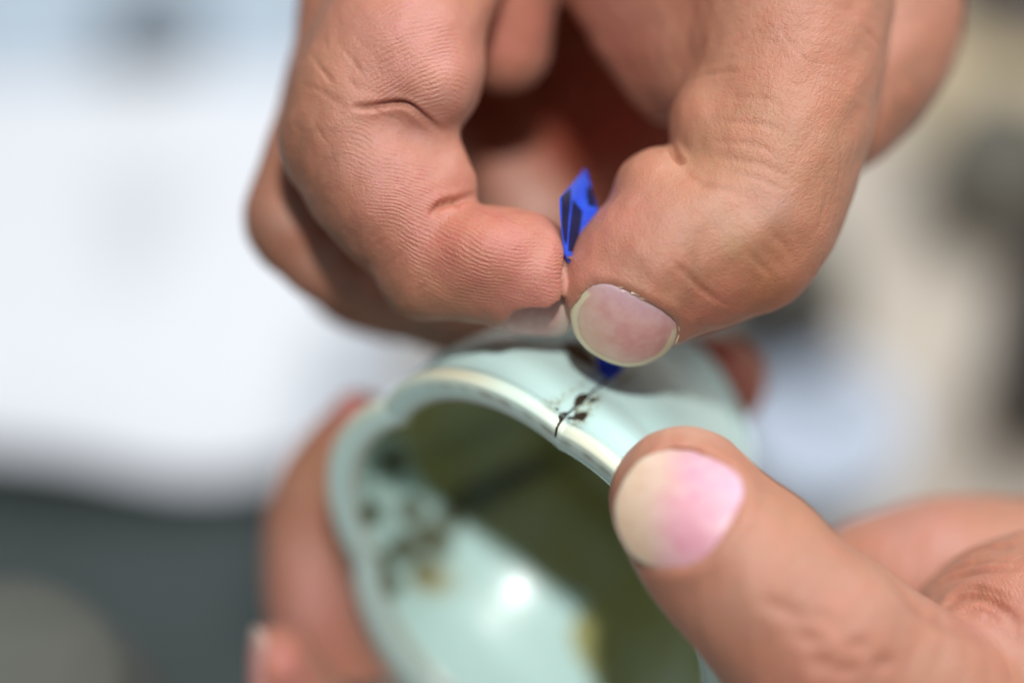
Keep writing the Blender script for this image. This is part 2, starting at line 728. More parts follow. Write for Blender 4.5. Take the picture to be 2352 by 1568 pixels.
def seat(nail, body, sink=0.18, n_it=4):
    """lay the plate so that its root and sides are level with the skin round them"""
    th = np.radians(np.concatenate([np.linspace(175, 365, 40), np.linspace(0, 360, 12)]))
    ca, sa = np.cos(th), np.sin(th)
    rr = np.concatenate([np.full(40, 1.0), np.full(12, 0.5)])
    rad = (np.abs(ca) ** nail.p + np.abs(sa) ** nail.p) ** (-1 / nail.p) * rr
    a, b = nail.w2 * ca * rad, nail.l2 * sa * rad
    m = b < nail.l2 * 0.35
    a, b = a[m], b[m]
    for _ in range(n_it):
        P = nail.c + a[:, None] * nail.a + b[:, None] * nail.t + nail.height(a, b)[:, None] * nail.n
        d = body(P) + sink
        k = np.linalg.lstsq(np.stack([np.ones_like(a), a, b], 1), d, rcond=None)[0]
        nail.c = nail.c - nail.n * k[0] * 0.8
        n = unit(nail.n + (k[1] * nail.a + k[2] * nail.t) * 0.8)
        nail.n = n
        nail.t = unit(nail.t - n * (nail.t @ n))
        nail.a = np.cross(nail.t, n)
    print('SEAT', np.round(k, 3), np.round(nail.n, 3), 'resid', np.round(np.abs(d - (k[0] + k[1] * a + k[2] * b)).mean(), 3))


seat(thumb_nail, up)
up.nails = [thumb_nail, index_nail]


def hand_object(name, body, lo, hi, origin, base, blobs, creases, ridges, lines, h=0.7):
    V, F = body.build(lo, hi, h, 1)
    V, N, red = finish(body, V, creases)
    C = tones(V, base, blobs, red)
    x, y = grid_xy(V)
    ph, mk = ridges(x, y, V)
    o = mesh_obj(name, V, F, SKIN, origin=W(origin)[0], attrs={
        'tone': C, 'ridge_phase': ph, 'ridge_mask': mk, 'line_mask': lines(V)})
    return o


def up_ridges(x, y, V):
    above = (y < 250 + np.clip(x - 860, 0, 400) * 0.42)
    r = np.hypot(x - 1030, y - 372)
    slope = 0.30 - 0.18 * np.clip((x - 940) / 160, 0, 1)
    bend = 26 * np.sin((x - 700) / 120) + 10 * np.sin((y - 300) / 60 + x / 90)
    wob = 3.2 * np.sin(x / 31 + y / 47) + 2.6 * np.sin(y / 23 - x / 61 + 2) + 1.6 * np.sin(x / 13 + 1) + 4 * np.sin(x / 90 - y / 70)
    f = np.where(above, r, y - slope * (x - 1000) + bend) + wob
    ph = 2 * np.pi * f / 10.2
    m = gmask(V, [((940, 120, 0), 150), ((1000, 200, 0), 110), ((860, 350, 0), 85), ((930, 430, 0), 110), ((1010, 400, 0), 60), ((990, 560, 0), 95),
                  ((1100, 590, 0), 150), ((1220, 620, 2), 130)])
    # the side of the finger towards its back is smooth
    side = np.clip((0.83 * (x - 700) - 0.55 * (y - 400) - 10) / 70, 0, 1)
    side = np.where(y > 560, np.clip((735 - y) / 70, 0, 1) * side, side)
    thumb = 0.6 * gmask(V, [((1400, 470, -3), 95), ((1350, 560, -3), 70)]) * np.clip((1480 - 0.35 * (y - 400) - x) / 80, 0, 1)
    isth = (x > 1302) & (y > 380)
    ph = np.where(isth, 2 * np.pi * (0.55 * x + 0.83 * y) / 10.0, ph)
    return ph, np.where(isth, thumb, m * side)


def up_lines(V):
    return np.clip(gmask(V, [((1850, 120, 5), 260), ((1900, 320, 2), 190), ((1890, 480, 0), 110), ((1700, 200, 3), 160)]) +
                   0.45 * gmask(V, [((760, 200, 0), 160), ((700, 380, 0), 120), ((800, 560, 0), 110), ((1000, 720, 0), 110)]) +
                   0.25 * gmask(V, [((1600, 600, 2), 260)]), 0, 1)


def wz(*pts):      # places measured on enlarged views of the index finger
    return [(a * .5127 + 516.8, b * .5127) for a, b in pts]


def wt(*pts):      # and of the thumb
    return [(a * .5494 + 1205.8, b * .5494) for a, b in pts]


up_creases = [
    (wz((560, 482), (650, 478), (760, 465), (830, 480), (900, 530), (985, 600)), 0.9, 0.36),
    (wz((925, 970), (950, 930), (1000, 905), (1050, 895), (1135, 870)), 1.1, 0.40),
    (wz((1030, 940), (1046, 905), (1060, 885)), 0.35, 0.28),
    (wz((370, 220), (430, 300), (500, 392)), 0.13, 0.22), (wz((520, 200), (575, 275), (628, 350)), 0.14, 0.22),
    (wz((400, 275), (450, 330), (495, 385)), 0.12, 0.2), (wz((545, 345), (575, 380), (606, 418)), 0.10, 0.2),
    (wz((340, 375), (430, 408), (500, 455), (560, 482)), 0.15, 0.25),
    (wz((440, 150), (455, 200), (460, 260)), 0.08, 0.2), (wz((560, 120), (600, 180), (640, 225)), 0.08, 0.2),
    (wz((610, 1110), (650, 1060), (700, 1018)), 0.14, 0.24), (wz((650, 1135), (690, 1090), (735, 1060)), 0.12, 0.22),
    (wz((700, 1212), (745, 1165), (795, 1128)), 0.14, 0.24), (wz((760, 1262), (790, 1225), (830, 1200)), 0.08, 0.2),
    (wz((850, 1310), (875, 1290), (905, 1268)), 0.12, 0.22), (wz((300, 560), (350, 590), (420, 590), (470, 650)), 0.09, 0.22),
    (wz((380, 520), (430, 600), (480, 665)), 0.09, 0.2), (wz((480, 700), (500, 740), (490, 790)), 0.07, 0.2),
    (wz((720, 520), (800, 540), (900, 580)), 0.05, 0.2),
    (wt((612, 612), (622, 640), (640, 668), (662, 695)), 1.0, 0.45),
    (wt((650, 690), (700, 750), (760, 778), (840, 790), (930, 830)), 0.16, 0.5),
    (wt((600, 1078), (680, 1150), (760, 1222), (850, 1280)), 0.20, 0.35), (wt((700, 1180), (770, 1240), (870, 1290)), 0.12, 0.25),
    (wt((920, 1040), (1000, 1120), (1065, 1185)), 0.12, 0.35), (wt((1020, 960), (1090, 1030), (1130, 1110)), 0.12, 0.4),
    (wt((800, 505), (900, 510), (1000, 520), (1090, 560)), 0.12, 0.35), (wt((770, 590), (880, 595), (980, 610), (1070, 650)), 0.14, 0.35),
    (wt((790, 650), (900, 670), (1010, 695), (1110, 745)), 0.12, 0.35), (wt((840, 410), (930, 405), (1020, 415), (1090, 445)), 0.10, 0.35),
    (wt((880, 720), (980, 750), (1090, 800)), 0.10, 0.3), (wt((690, 345), (760, 318), (850, 300), (930, 300)), 0.12, 0.35),
    (wt((700, 300), (720, 220), (770, 150)), 0.14, 0.4), (wt((820, 240), (900, 170), (1000, 130)), 0.08, 0.3),
    (wt((1060, 60), (1090, 150), (1180, 260), (1230, 330)), 0.08, 0.3), (wt((1170, 120), (1210, 230), (1250, 330)), 0.08, 0.3),
    (wt((1400, 100), (1470, 180), (1500, 260)), 0.10, 0.35), (wt((1250, 700), (1262, 800), (1240, 900), (1210, 980)), 0.12, 0.35),
    (wt((1300, 520), (1320, 640), (1310, 760), (1270, 860)), 0.10, 0.3), (wt((1370, 480), (1380, 600), (1340, 720)), 0.09, 0.3),
]
up_blobs = [
    ((900, 120, 0), 230, ROSE, .55), ((930, 480, 0), 200, PINK, .35), ((1800, 330, 0), 330, TAN, .5), ((1150, 590, 0), 190, PINK, .75), ((1250, 640, 0), 120, ROSE, .6), ((1000, 560, 0), 110, PINK, .6), ((920, 430, 0), 120, ROSE, .40),
    ((950, 120, 0), 160, ROSE, .65), ((1010, 250, 0), 110, PALE, .4),
    ((650, 370, -7), 165, BROWN, .72), ((715, 560, -6), 150, BROWN, .78), ((840, 690, -4), 140, BROWN, .72), ((1000, 770, -4), 100, BROWN, .6), ((630, 170, -6), 120, (0.36, 0.19, 0.11), .5), ((1020, 720, -3), 120, TAN, .6),  # index side: browner skin with the finger's shade painted in
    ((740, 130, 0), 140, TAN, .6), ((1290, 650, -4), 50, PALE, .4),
    ((1700, 505, 2), 65, PALE, .8), ((1780, 620, -2), 120, (0.55, 0.25, 0.13), .6), ((1600, 670, 3), 130, (0.34, 0.185, 0.10), .8), ((1760, 640, 1), 110, (0.42, 0.19, 0.085), .7), ((1690, 575, 4), 45, (0.52, 0.36, 0.17), .6), ((1790, 470, 2), 40, (0.42, 0.27, 0.25), .6), ((1745, 440, 2), 30, (0.40, 0.27, 0.24), .5), ((1500, 560, 3), 90, (0.44, 0.22, 0.13), .5),  # knuckle highlight painted in as a pale spot, browner end segment
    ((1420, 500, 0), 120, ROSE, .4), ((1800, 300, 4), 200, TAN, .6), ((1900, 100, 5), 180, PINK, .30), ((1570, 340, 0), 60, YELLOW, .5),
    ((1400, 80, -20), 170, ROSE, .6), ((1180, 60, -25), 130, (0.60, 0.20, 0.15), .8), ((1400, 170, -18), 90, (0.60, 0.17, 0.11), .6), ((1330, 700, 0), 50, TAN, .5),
    ((1640, 720, 0), 80, PINK, .5), ((570, 590, -23), 90, BROWN, .8), ((760, 730, -28), 90, BROWN, .7), ((960, 800, -34), 120, BROWN, .6), ((655, 480, -20), 60, (0.62, 0.40, 0.30), .8), ((745, 590, -22), 60, (0.62, 0.40, 0.30), .8), ((850, 680, -25), 60, (0.58, 0.34, 0.24), .7),  # last three: highlight stripe painted along the middle finger
    ((680, 420, -20), 42, (0.34, 0.09, 0.03), .9), ((745, 520, -21), 42, (0.34, 0.09, 0.03), .9), ((815, 600, -22), 42, (0.34, 0.09, 0.03), .9), ((890, 680, -24), 45, (0.34, 0.09, 0.03), .8),  # painted shade in the crevice between index and middle finger
    ((2080, 240, -22), 120, BROWN, .6), ((1420, 300, -62), 330, (0.52, 0.06, 0.025), .97), ((1130, 240, -50), 110, (0.34, 0.06, 0.03), .9), ((1220, 470, -44), 140, (0.86, 0.66, 0.58), .97), ((1540, 250, -22), 60, (0.50, 0.12, 0.07), .6), ((1620, 870, -40), 150, (0.55, 0.07, 0.03), .95), ((1735, 905, -40), 55, ROSE, .9),  # painted red glow in the hollow and behind the cup, pale lit finger
]
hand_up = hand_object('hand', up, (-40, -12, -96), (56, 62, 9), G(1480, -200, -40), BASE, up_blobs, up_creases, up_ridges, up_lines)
tag(hand_up, 'upper hand pinching a blue strip between bent index finger and thumb above the cup', 'hand', 'hands repairing the cup')


def thumb_nail_colour(a, b, r):
    """pink bed, cloudy white towards the corner, thick yellowish free edge"""
    C = np.tile((0.56, 0.29, 0.27), (len(a), 1))
    mixin = lambda C, col, f: C * (1 - f[:, None]) + np.array(col) * f[:, None]
    C = mixin(C, (0.60, 0.47, 0.33), np.clip((b * 0.75 + a * 0.5 + 0.05) / 0.9, 0, 1) ** 0.9 * 0.85)
    C = mixin(C, (0.52, 0.38, 0.46), np.clip((-b - 0.35) / 0.5, 0, 1) * 0.6)
    C = mixin(C, (0.52, 0.17, 0.15), np.exp(-((a + 0.25) / 0.4) ** 2 - ((b - 0.35) / 0.3) ** 2) * 0.6)
    edge = np.clip((r - 0.835) / 0.02, 0, 1) * np.clip((b * 0.9 + np.abs(a) * 0.25 + 0.18) / 0.1, 0, 1)
    line = np.exp(-((r - 0.835) / 0.03) ** 2) * np.clip((b + 0.2) / 0.2, 0, 1)
    C = mixin(C, (0.66, 0.60, 0.40), edge * 0.95)
    C = mixin(C, (0.40, 0.34, 0.22), line * 0.55)
    return C


def plain_nail_colour(a, b, r):
    C = np.tile((0.58, 0.28, 0.25), (len(a), 1))
    f = np.clip((b - 0.45) / 0.3, 0, 1)[:, None] * .8
    return C * (1 - f) + np.array((0.66, 0.50, 0.42)) * f


def add_nail(nail, colour, parent, label=None):
    V, F, C = nail.mesh(colour)
    o = mesh_obj('fingernail', V, F, NAIL, parent=parent, attrs={'tone': C})
    if label:
        o['label'] = label
    return o


add_nail(thumb_nail, thumb_nail_colour, hand_up, 'thumbnail with thick yellowish free edge')
add_nail(index_nail, plain_nail_colour, hand_up, 'index fingernail seen edge on from below')

# ragged cuticle skin round the thumbnail
CUT = NT('cuticle_skin').set(Base_Color=(0.80, 0.70, 0.52), Roughness=0.45).m


def flake_mesh(n=14):
    V, F = [], []
    for i in range(n):
        th = math.radians(rng.choice([rng.uniform(168, 215), rng.uniform(270, 340)]))
        ca, sa = math.cos(th), math.sin(th)
        rad = (abs(ca) ** thumb_nail.p + abs(sa) ** thumb_nail.p) ** (-1 / thumb_nail.p)
        rr = rng.uniform(0.97, 1.06)
        a, b = thumb_nail.w2 * ca * rad * rr, thumb_nail.l2 * sa * rad * rr
        if i % 3 == 0:
            a += rng.uniform(-0.2, 0.2)
        hz = thumb_nail.height(a, b) + rng.uniform(0.16, 0.26)
        tang = unit((-thumb_nail.w2 * sa, thumb_nail.l2 * ca, 0))
        L, wd = rng.uniform(0.35, 0.9), rng.uniform(0.02, 0.04)
        o = len(V)
        for s, q in ((-1, 1), (-.3, 1.3), (.5, .8), (1, .3)):
            for e in (-1, 1):
                aa = a + tang[0] * L * s + rng.uniform(-.04, .04) - tang[1] * wd * q * e
                bb = b + tang[1] * L * s + rng.uniform(-.04, .04) + tang[0] * wd * q * e
                V.append(thumb_nail.c + aa * thumb_nail.a + bb * thumb_nail.t + (hz + rng.uniform(-.05, .08)) * thumb_nail.n)
        for k in range(3):
            F.append([o + 2 * k, o + 2 * k + 1, o + 2 * k + 3, o + 2 * k + 2])
    return np.array(V), F


fv, ff = flake_mesh()
cu = mesh_obj('cuticle_flakes', fv, ff, CUT, parent=hand_up)
cu['kind'] = 'stuff'

# ------------------------------------------------------------------ lower hand: holds the cup
lo_prims = [
    Tube([(1568, 1148, 5, 172), (1630, 1222, 8, 187), (1712, 1308, 9, 203), (1850, 1448, 9, 220), (2050, 1640, 4, 270), (2250, 1850, -8, 340)], 1.5),
    Ell(1900, 1500, 14, 150, 90, 3.5, 5, 45),
    Ell(2440, 1545, -10, 400, 345, 17, 2.5),
    Ell(2270, 1345, -32, 500, 228, 13, 3.5, 0),
    Ell(2300, 1900, -30, 600, 480, 24, 8),
    # finger whose tip shows over the far rim
    Tube([(826, 958, -47, 62), (775, 1030, -49, 76), (728, 1120, -51, 92), (700, 1240, -52, 98), (715, 1400, -52, 105), (800, 1600, -54, 112), (980, 1850, -58, 130), (1400, 2050, -60, 190), (2000, 2080, -45, 300)], 1.5),
    # finger below it, lower left
    Tube([(640, 1530, -33, 92), (740, 1680, -38, 104), (900, 1880, -46, 130), (1400, 2200, -55, 200), (2000, 2200, -40, 320)], 1.5),
    Tube([(2300, 2000, -40, 560), (2700, 2500, -60, 480), (3000, 2900, -80, 460)], 8, 4),
]
lo = Body(lo_prims)
c = lo.hit(1548, 1148)[0]
lo_nail = Nail(c + np.array((-0.1, 0, 0.25)), (-0.80, 0.38, -0.45), (-0.28, 0.12, 0.95), 14.4, 14.2, 9.5, 26, 0.5, 2.3, False)
left_nail = Nail(G(570, 1530, -32), (0.12, 1, -0.1), (-0.97, 0.05, 0.22), 8.5, 10.0, 6.0, 30, 0.45)
seat(lo_nail, lo)
lo.nails = [lo_nail, left_nail]


def lo_ridges(x, y, V):
    return 2 * np.pi * (x - 0.5 * y) / 12, 0.7 * gmask(V, [((2250, 1330, 5), 120)])


def lo_lines(V):
    return np.clip(gmask(V, [((2250, 1330, 5), 200), ((1900, 1450, 15), 200)]), 0, 1) * 0.8


def wq(*pts):      # places measured on an enlarged view of the lower right
    return [(a * .5241 + 1205.8, b * .5241 + 746.5) for a, b in pts]


lo_creases = [
    (wq((1700, 1180), (1850, 1050), (1990, 985), (2150, 975)), 0.35, 0.6), (wq((1720, 1210), (1850, 1110), (2000, 1080), (2180, 1075)), 0.40, 0.5),
    (wq((1740, 1150), (1860, 1075), (2000, 1040), (2180, 1035)), 0.25, 0.4), (wq((1830, 1240), (1900, 1195), (1990, 1190), (2090, 1240), (2180, 1330)), 0.75, 0.7),
    (wq((1860, 1180), (1950, 1150), (2050, 1170), (2180, 1230)), 0.3, 0.4), (wq((1900, 1265), (2000, 1250), (2100, 1310)), 0.3, 0.4),
    (wq((1190, 1330), (1240, 1370), (1330, 1400)), 0.26, 0.9), (wq((1230, 1440), (1290, 1480), (1380, 1490)), 0.28, 0.9),
    (wq((1290, 1230), (1330, 1300), (1440, 1330)), 0.2, 0.9), (wq((1350, 1500), (1420, 1510), (1500, 1480)), 0.26, 0.8), (wq((1050, 1180), (1090, 1230), (1160, 1250)), 0.25, 0.8),
    (wq((1500, 1500), (1580, 1480), (1640, 1500)), 0.3, 0.9),
    (wq((1120, 1210), (1180, 1270), (1290, 1290)), 0.2, 0.8), (wq((1400, 1420), (1460, 1400), (1530, 1440)), 0.25, 0.8),
    (wq((1600, 1080), (1660, 1180), (1760, 1270), (1900, 1340), (2100, 1420)), 0.5, 1.2),
]
lo_blobs = [
    ((1760, 1030, 5), 110, (0.60, 0.24, 0.13), .8), ((1990, 1380, 8), 90, (0.42, 0.19, 0.10), .8), ((1880, 1230, 10), 80, (0.40, 0.19, 0.10), .7), ((1600, 1480, 4), 70, (0.50, 0.17, 0.08), .8), ((2080, 1330, -20), 90, (0.40, 0.16, 0.09), .7), ((1560, 985, 5), 110, PALE, .8), ((1640, 1440, 8), 130, (0.60, 0.26, 0.13), .5), ((1480, 1330, 8), 90, (0.62, 0.28, 0.18), .5),
    ((1800, 1200, 14), 110, (0.52, 0.29, 0.16), .55), ((1700, 1330, 16), 120, PALE, .35), ((1900, 1540, 16), 130, PINK, .25), ((2080, 1450, 10), 200, PALE, .4),
    ((2250, 1340, 5), 140, ROSE, .5), ((2150, 1200, -22), 170, (0.60, 0.32, 0.27), .7), ((2300, 1120, -22), 120, TAN, .7),
    ((820, 940, -43), 60, (0.66, 0.20, 0.20), .9), ((700, 1080, -45), 100, TAN, .8), ((650, 1230, -45), 80, (0.56, 0.28, 0.17), .5), ((730, 1370, -43), 150, (0.72, 0.38, 0.34), .9), ((640, 1090, -44), 60, PALE, .6),
    ((760, 1520, -43), 120, PINK, .6), ((650, 1510, -26), 120, (0.72, 0.28, 0.24), .95),
]
hand_lo = hand_object('hand', lo, (-38, -46, -76), (66, 0, 28), G(2500, 1900, -30), BASE, lo_blobs, lo_creases, lo_ridges, lo_lines, 0.75)
tag(hand_lo, 'lower hand holding the cup, its large pink thumbnail resting on the rim', 'hand', 'hands repairing the cup')


def lo_nail_colour(a, b, r):
    C = np.tile((0.62, 0.28, 0.35), (len(a), 1))
    mixin = lambda C, col, f: C * (1 - f[:, None]) + np.array(col) * f[:, None]
    C = mixin(C, (0.60, 0.38, 0.50), np.clip((a * 0.8 - b * 0.5) / 1.1, 0, 1) * 0.7)
    C = mixin(C, (0.60, 0.43, 0.34), np.clip((b + 0.22 - 0.35 * a + 0.06 * np.sin(a * 7)) / 0.62, 0, 1) ** 1.3)
    C = mixin(C, (0.58, 0.42, 0.20), np.clip((b * 0.8 - a * 0.5 - .35) / 0.25, 0, 1) * 0.3)
    C = mixin(C, (0.70, 0.62, 0.45), np.clip((r - 0.93) / 0.04, 0, 1) * np.clip(b / 0.2, 0, 1) * 0.8)
    return C


add_nail(lo_nail, lo_nail_colour, hand_lo, 'large pink thumbnail with pale free edge')
add_nail(left_nail, plain_nail_colour, hand_lo, 'fingernail seen edge on at the lower left')

# ------------------------------------------------------------------ the cup
CUP_C = np.array((0.63, -31.47, -20.92))
CUP_N = unit((-0.614, -0.471, 0.633))
CUP_U = unit(np.cross(CUP_N, (0, 0, 1.0)))
CUP_V = np.cross(CUP_N, CUP_U)
CUP_R = 30.7
CUP_SKEW = unit(np.array((-0.6, 0.8, 0)) - CUP_N * (np.array((-0.6, 0.8, 0)) @ CUP_N))   # the old bowl is slightly warped
T0 = math.radians(298)      # the crack runs down the valley between two petals

# profile: (radius share, depth mm, lobe strength, tone key)
prof = [
    (0.30, 38.5, 0.0), (0.38, 39.0, 0.0), (0.44, 38.6, 0.0), (0.46, 36.5, 0.1), (0.52, 34.5, 0.2), (0.60, 30.0, 0.45), (0.72, 24.0, 0.7), (0.84, 17.5, 0.9),
    (0.910, 12.0, 1.0), (0.950, 8.0, 1.0), (0.944, 5.2, 1.0), (0.950, 3.7, 1.0), (0.975, 2.7, 1.0), (1.000, 1.7, 1.0), (1.003, 0.8, 1.0), (0.990, 0.1, 1.0),
    (0.970, 0.0, 1.0), (0.945, 0.12, 1.0), (0.905, 0.45, 1.0), (0.872, 0.95, 1.0), (0.856, 1.7, 1.0), (0.853, 2.8, .9), (0.868, 5.0, .7), (0.875, 9.5, .5), (0.84, 13.0, .4),
    (0.76, 18.5, .3), (0.64, 24.0, .3), (0.52, 28.5, .4), (0.44, 32.8, .2), (0.25, 34.4, .1), (0.08, 35.0, 0), (0.0, 35.1, 0.0)]


def cup_point(t, rs, h, lobe):
    s = np.abs(np.sin(3 * (t - T0)))
    ex = 0.75 + 0.9 * np.clip((h - 3) / 6, 0, 1)
    f = 1 + lobe * (0.078 - 0.036 * np.clip((h - 3) / 6, 0, 1)) * (np.clip(s, 0, 1) ** ex - 0.80)
    dt = (t - math.radians(252) + np.pi) % (2 * np.pi) - np.pi
    f = f * (1 - 0.15 * np.exp(-(dt / 0.75) ** 2) * np.clip((h - 4) / 8, 0, 1))
    hh = h + lobe * 0.9 * (1 - s ** 0.7) * np.exp(-h / 6.0)
    r = CUP_R * rs * f
    shear = np.clip(hh - 1.0, 0, 40) * 0.26 * np.exp(-hh / 60)
    return CUP_C + shear[..., None] * CUP_SKEW + r[..., None] * (np.cos(t)[..., None] * CUP_U + np.sin(t)[..., None] * CUP_V) - hh[..., None] * CUP_N


PR = spline([(a, b / 30, c) for a, b, c in prof], 6)
seglen = np.linalg.norm(np.diff(PR[:, :2], axis=0), axis=1)
NT_ = 720
tt = np.linspace(0, 2 * np.pi, NT_, endpoint=False)
V = np.concatenate([cup_point(tt, np.full(NT_, max(a, 0.0)), np.full(NT_, b * 30), max(0, c)) for a, b, c in PR])
NP = len(PR)
I, J = np.meshgrid(np.arange(NP - 1), np.arange(NT_), indexing='ij')
I, J = I.ravel(), J.ravel()
J2 = (J + 1) % NT_
F = np.stack([I * NT_ + J, I * NT_ + J2, (I + 1) * NT_ + J2, (I + 1) * NT_ + J], 1)
F = np.concatenate([F, ])
F0 = [list(range(NT_))[::-1]]
pi_ = np.repeat(np.arange(NP), NT_) / 6.0
tv = np.tile(tt, NP)
cx, cy = grid_xy(V)
GLAZE = np.array((0.56, 0.79, 0.76))
CREAM = np.array((0.70, 0.66, 0.47))
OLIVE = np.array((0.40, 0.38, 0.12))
C = np.tile(GLAZE, (len(V), 1))


def cmix(m, col):
    global C
    C = C * (1 - m[:, None]) + np.array(col) * m[:, None]


rim_m = np.exp(-((pi_ - 14.3) / 1.7) ** 2) * 0.95
cmix(np.clip(rim_m * (0.75 + 0.25 * np.sin(tv * 9)), 0, 1), CREAM)
cmix(np.exp(-((pi_ - 19.3) / 0.9) ** 2) * 0.8, (0.30, 0.27, 0.20))
cmix(np.exp(-((pi_ - 16.6) / 0.7) ** 2) * 0.75 * np.clip(np.sin(tv * 23) * .4 + np.sin(tv * 61 + 1) * .4 + .5, 0, 1) * np.exp(-((tv - T0) / 0.5) ** 2), (0.17, 0.13, 0.07))
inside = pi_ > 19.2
# olive stain and the rim's cast shadow, painted as one inner tone: the part lower right of a petal-shaped line
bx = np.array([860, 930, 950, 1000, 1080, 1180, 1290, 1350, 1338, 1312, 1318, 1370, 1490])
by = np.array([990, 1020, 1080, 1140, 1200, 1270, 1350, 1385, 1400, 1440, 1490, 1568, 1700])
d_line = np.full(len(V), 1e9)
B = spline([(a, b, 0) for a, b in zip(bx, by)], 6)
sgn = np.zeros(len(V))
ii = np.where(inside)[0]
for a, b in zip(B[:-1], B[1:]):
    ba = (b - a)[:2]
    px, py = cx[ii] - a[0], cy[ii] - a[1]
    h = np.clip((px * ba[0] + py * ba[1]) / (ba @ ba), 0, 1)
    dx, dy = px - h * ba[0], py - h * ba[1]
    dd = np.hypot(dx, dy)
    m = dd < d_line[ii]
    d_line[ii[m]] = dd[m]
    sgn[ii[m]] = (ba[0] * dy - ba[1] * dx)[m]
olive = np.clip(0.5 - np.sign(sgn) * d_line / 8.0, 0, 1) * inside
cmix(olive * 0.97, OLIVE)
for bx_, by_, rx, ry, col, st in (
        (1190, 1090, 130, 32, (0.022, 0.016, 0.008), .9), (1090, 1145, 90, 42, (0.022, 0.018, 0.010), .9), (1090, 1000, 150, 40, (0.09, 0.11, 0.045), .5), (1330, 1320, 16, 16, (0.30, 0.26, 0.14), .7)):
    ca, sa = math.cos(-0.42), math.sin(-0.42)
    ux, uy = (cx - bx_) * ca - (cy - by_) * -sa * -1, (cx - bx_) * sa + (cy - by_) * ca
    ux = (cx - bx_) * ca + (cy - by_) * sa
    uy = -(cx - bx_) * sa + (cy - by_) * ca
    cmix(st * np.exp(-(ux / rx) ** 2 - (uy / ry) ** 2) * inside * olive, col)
smear = np.zeros(len(V))
for bx_, by_, r in ((820, 1288, 24), (945, 1172, 26), (905, 1060, 30), (815, 1022, 16), (985, 1230, 34), (1010, 1255, 26), (870, 1300, 30), (975, 1310, 26), (1035, 1190, 26),
                    (900, 1345, 20), (850, 1180, 22), (930, 1260, 30)):
    smear = np.maximum(smear, np.exp(-(((cx - bx_) ** 2 + (cy - by_) ** 2) / (r * 1.15) ** 2) ** 1.5))
smear = np.clip(smear * 1.5, 0, 1) * inside
ochre = np.exp(-((cx - 1000) ** 2 / 48 ** 2 + (cy - 1335) ** 2 / 32 ** 2)) * inside
blob_keep = inside & (np.abs(sgn) >= 0)


def glaze_material():
    t = NT('celadon_glaze')
    base = t.attr('tone', 'Color')
    n = t.noise(90, 3, 0.5)
    base = t.mix(t.ramp(n, 0.35, 0.65, 0, 0.18), base, (0.50, 0.70, 0.70), 'MIX')
    sm = t.math('MULTIPLY', t.attr('smear'), t.ramp(t.noise(420, 3, 0.6), 0.30, 0.52, 0.8, 1.0))
    base = t.mix(t.math('MULTIPLY', sm, 0.95), base, (0.075, 0.060, 0.010))
    base = t.mix(t.math('MULTIPLY', t.attr('ochre'), 0.8), base, (0.32, 0.22, 0.02))
    dots = t.ramp(t.voro(330), 0.0, 0.045, 1.0, 0.0)
    dm = t.ramp(t.noise(60, 2), 0.60, 0.64)
    base = t.mix(t.math('MULTIPLY', t.math('MULTIPLY', dots, dm), 0.7), base, (0.06, 0.05, 0.04))
    # olive lacquer wiped beside the crack
    wp = t.math('MULTIPLY', t.attr('wipe'), t.ramp(t.noise(1900, 4, 0.75), 0.42, 0.54))
    base = t.mix(t.math('MULTIPLY', wp, 0.85), base, (0.22, 0.17, 0.03))
    t.set(Base_Color=base, Roughness=t.ramp(t.attr('inner'), 0, 1, 0.13, 0.30), Normal=t.bump(t.noise(60, 2, 0.4), 0.00025, 0.25))
    t.b.inputs['Subsurface Weight'].default_value = 0.12
    t.b.inputs['Subsurface Radius'].default_value = (0.6, 1.0, 0.9)
    t.b.inputs['Subsurface Scale'].default_value = 0.001
    t.b.inputs['Coat Weight'].default_value = 0.04
    t.b.inputs['Coat Roughness'].default_value = 0.05
    return t.m


def c5(*pts):       # places measured on an enlarged view of the crack
    return [(a * .25635 + 1091, b * .25635 + 689.1) for a, b in pts]


outside = (pi_ < 13.5) & (((V - CUP_C) @ unit((0.6, 0.5, 0.6))) > -40)
wipe = np.zeros(len(V))
for (x_, y_), r, s_ in [(p, q, s) for p, q, s in zip(
        c5((1085, 865), (1050, 930), (1000, 940), (940, 980), (1010, 1000), (900, 1090), (960, 1075), (690, 945), (740, 915), (800, 865), (880, 810), (950, 765), (1000, 712), (1320, 705), (1400, 670), (1080, 650), (650, 920)),
        (14, 12, 10, 14, 12, 12, 12, 14, 10, 9, 8, 8, 6, 16, 16, 10, 10), (1, 1, 1, 1.1, 1.1, .9, .9, .9, .9, .8, .7, .7, .6, 1, .8, .8, .6))]:
    wipe = np.maximum(wipe, s_ * np.exp(-((cx - x_) ** 2 + (cy - y_) ** 2) / r ** 2))
wipe *= outside
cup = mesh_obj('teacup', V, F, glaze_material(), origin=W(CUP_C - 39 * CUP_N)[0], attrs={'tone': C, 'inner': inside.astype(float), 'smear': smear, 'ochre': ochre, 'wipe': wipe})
tag(cup, 'pale green celadon cup with petal-shaped rim and a dark mended crack', 'cup')
# foot disc closing the underside
fr = [cup_point(tt[::12], np.full(60, r_), np.full(60, h_), 0) for r_, h_ in ((0.302, 38.4), (0.15, 37.6), (0.0, 37.5))]
FV = np.concatenate(fr)
FF = [[i * 60 + j, (i + 1) * 60 + j, (i + 1) * 60 + (j + 1) % 60, i * 60 + (j + 1) % 60] for i in range(2) for j in range(60)]
mesh_obj('foot_base', FV, FF, NT('bare_clay').set(Base_Color=(0.42, 0.30, 0.20), Roughness=0.8).m, parent=cup)

from mathutils.bvhtree import BVHTree
bvh = BVHTree.FromPolygons([Vector(v) for v in V], [tuple(f) for f in F])


